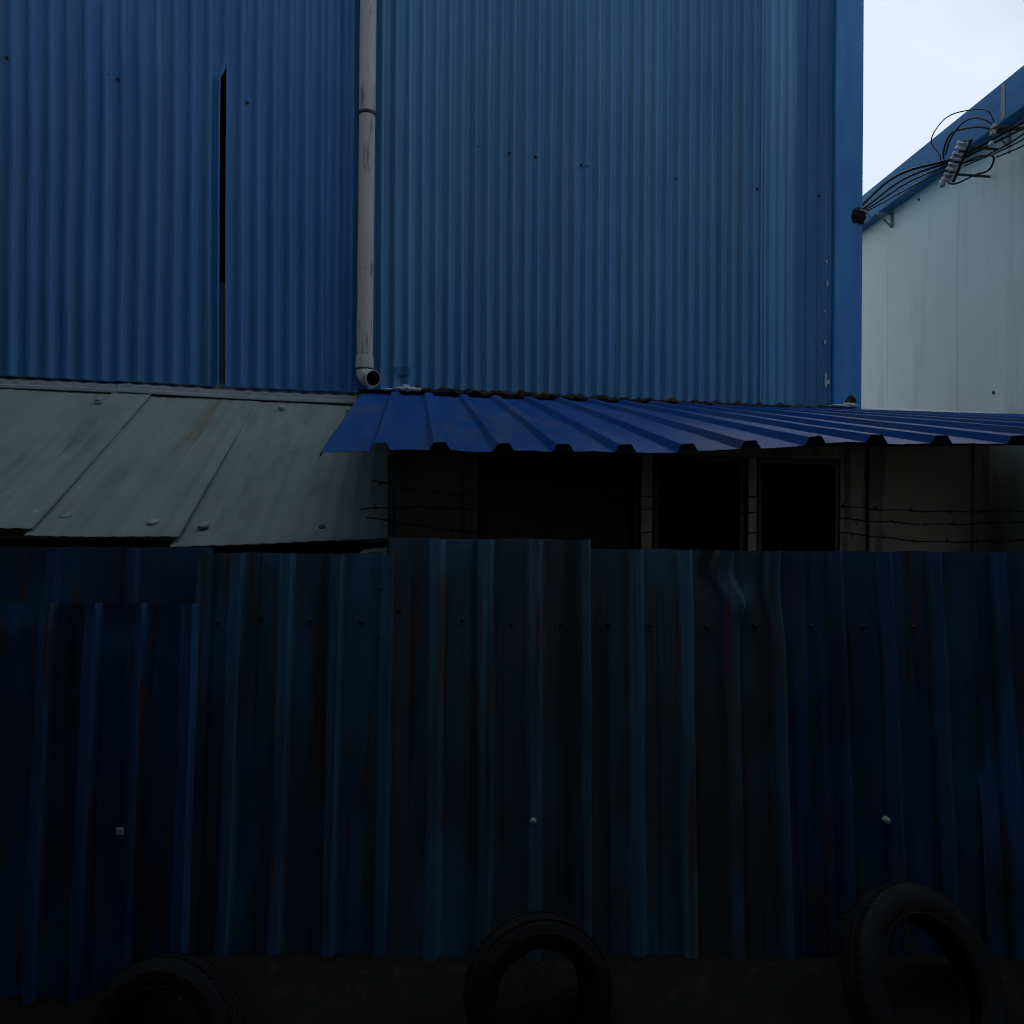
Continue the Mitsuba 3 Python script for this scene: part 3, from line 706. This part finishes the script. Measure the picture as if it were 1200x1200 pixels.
# ---------------------------------------------------------------- tyres
def tyre(key, c, axis, R, r, w, label):
    k = thing(key, label, 'tyre', 'old tyres leaning at the foot of the fence')
    h = w / 2
    prof = [(r + 0.012, h * 0.35), (r, h * 0.62), (r + 0.003, h * 0.74), (r + 0.016, h * 0.80), (r + (R - r) * 0.35, h * 0.98), (r + (R - r) * 0.6, h * 1.0), (R - 0.03, h * 0.92),
            (R - 0.012, h * 0.84), (R - 0.003, h * 0.7), (R, h * 0.45), (R - 0.008, h * 0.43), (R - 0.008, h * 0.37), (R + 0.001, h * 0.35), (R + 0.002, h * 0.05),
            (R - 0.007, h * 0.03), (R - 0.007, -h * 0.03), (R + 0.002, -h * 0.05), (R + 0.001, -h * 0.35), (R - 0.008, -h * 0.37), (R - 0.008, -h * 0.43), (R, -h * 0.45), (R - 0.003, -h * 0.7),
            (R - 0.03, -h * 0.92), (r + (R - r) * 0.6, -h), (r + (R - r) * 0.35, -h * 0.98), (r + 0.016, -h * 0.8), (r, -h * 0.66), (r + 0.012, -h * 0.35), (R - 0.02, -h * 0.6), (R - 0.014, 0), (R - 0.02, h * 0.6), (r + 0.012, h * 0.35)]
    put(k + '__casing', lathe(prof, 72, c, axis), 'm_rubber', smooth=30)
    axis = np.asarray(axis, float) / np.linalg.norm(axis)
    u = np.cross(axis, [0, 0, 1]); u /= np.linalg.norm(u)
    v = np.cross(axis, u)
    lug = []
    for a in np.arange(0, 2 * np.pi, 2 * np.pi / 60):
        for sgn in (-1, 1):
            e = math.cos(a) * u + math.sin(a) * v
            g = np.cross(axis, e)
            lug.append(box(np.asarray(c) + e * (R - 0.0035) + axis * sgn * h * 0.60, (0.006, 0.010, h * 0.13), [e, g, axis]))
    labels[put(k + '__tread', cat(lug), 'm_rubber')] = {'kind': 'stuff'}
    a = np.linspace(0, 2 * np.pi, 73)
    ring = np.array([np.asarray(c) + axis * (h * 0.79) + (r + 0.013) * (math.cos(t) * u + math.sin(t) * v) for t in a])
    put(k + '__bead', tube(ring, 0.0045, 6, caps=False), 'm_rubber', smooth=True)


tyre('tyre', [0.098, 2.70, 0.285], [0.22, -0.95, 0.14], 0.245, 0.15, 0.12, 'old tyre standing upright at the middle of the fence foot')
tyre('tyre_001', [1.385, 2.68, 0.325], [0.38, -0.74, 0.46], 0.315, 0.205, 0.13, 'old tyre leaning askew against the fence at lower right')
tyre('tyre_002', [-1.13, 2.60, 0.13], [-0.22, -0.88, 0.38], 0.29, 0.19, 0.13, 'old tyre in the dark below the low blue panel at lower left')

# ---------------------------------------------------------------- unseen shed behind the photographer: roof and canopy shaped to shade wall and fence
OS = thing('added_shade_shed', 'unseen shed behind the camera, roof and canopy shaped to shade the yard', 'building')
for key, z, y, back in (('roof', CAN_Z, CAN_Y, -6.4), ('canopy', LOW_Z, LOW_Y, 0.3)):
    Xc, Yc = np.meshgrid(np.arange(-8.1, 4.3, 0.05), np.linspace(y, back, 4), indexing='ij')
    put(OS + '__' + key, shell(np.stack([Xc, Yc, z + 0.1 * (y - Yc) + 0.015 * np.clip(np.sin(Xc / 0.2 * 6.283) * 2, -1, 1)], -1), 0.002), 'm_shed')
put(OS + '__wall', box([-1.9, -6.3, 3.4], (6.2, 0.08, 3.4), None), 'm_shed')
for x in (-8.1, 4.26):
    put(OS + '__end_wall', box([x, -2.45, 3.4], (0.04, 3.8, 3.4), None), 'm_shed')  # end walls added to cut sideways light on the fence
    put(OS + '__post', box([x, 1.75, 1.7], (0.05, 0.05, 1.7), None, 0.005), 'm_dark_steel')
YW = thing('added_shade_wall', 'plain dark wall added outside the picture to block side light from the left', 'wall')  # unseen blocker added to keep side light off the fence
put(YW + '__panel', box([-8.1, 3.2, 1.7], (0.05, 1.38, 1.7), None, 0.01), 'm_shed')
put(YW + '__coping', box([-8.1, 3.2, 3.43], (0.08, 1.40, 0.025), None, 0.01), 'm_concrete')
YG = thing('added_shade_gate', 'plain dark gate added outside the picture to block side light from the right', 'gate')  # added out of view, stops low light from the right end
put(YG + '__leaf', box([4.50, 2.40, 1.7], (0.03, 0.58, 1.7), None, 0.01), 'm_shed')
put(YG + '__frame', box([4.50, 3.03, 1.75], (0.04, 0.04, 1.75), None, 0.01), 'm_dark_steel')
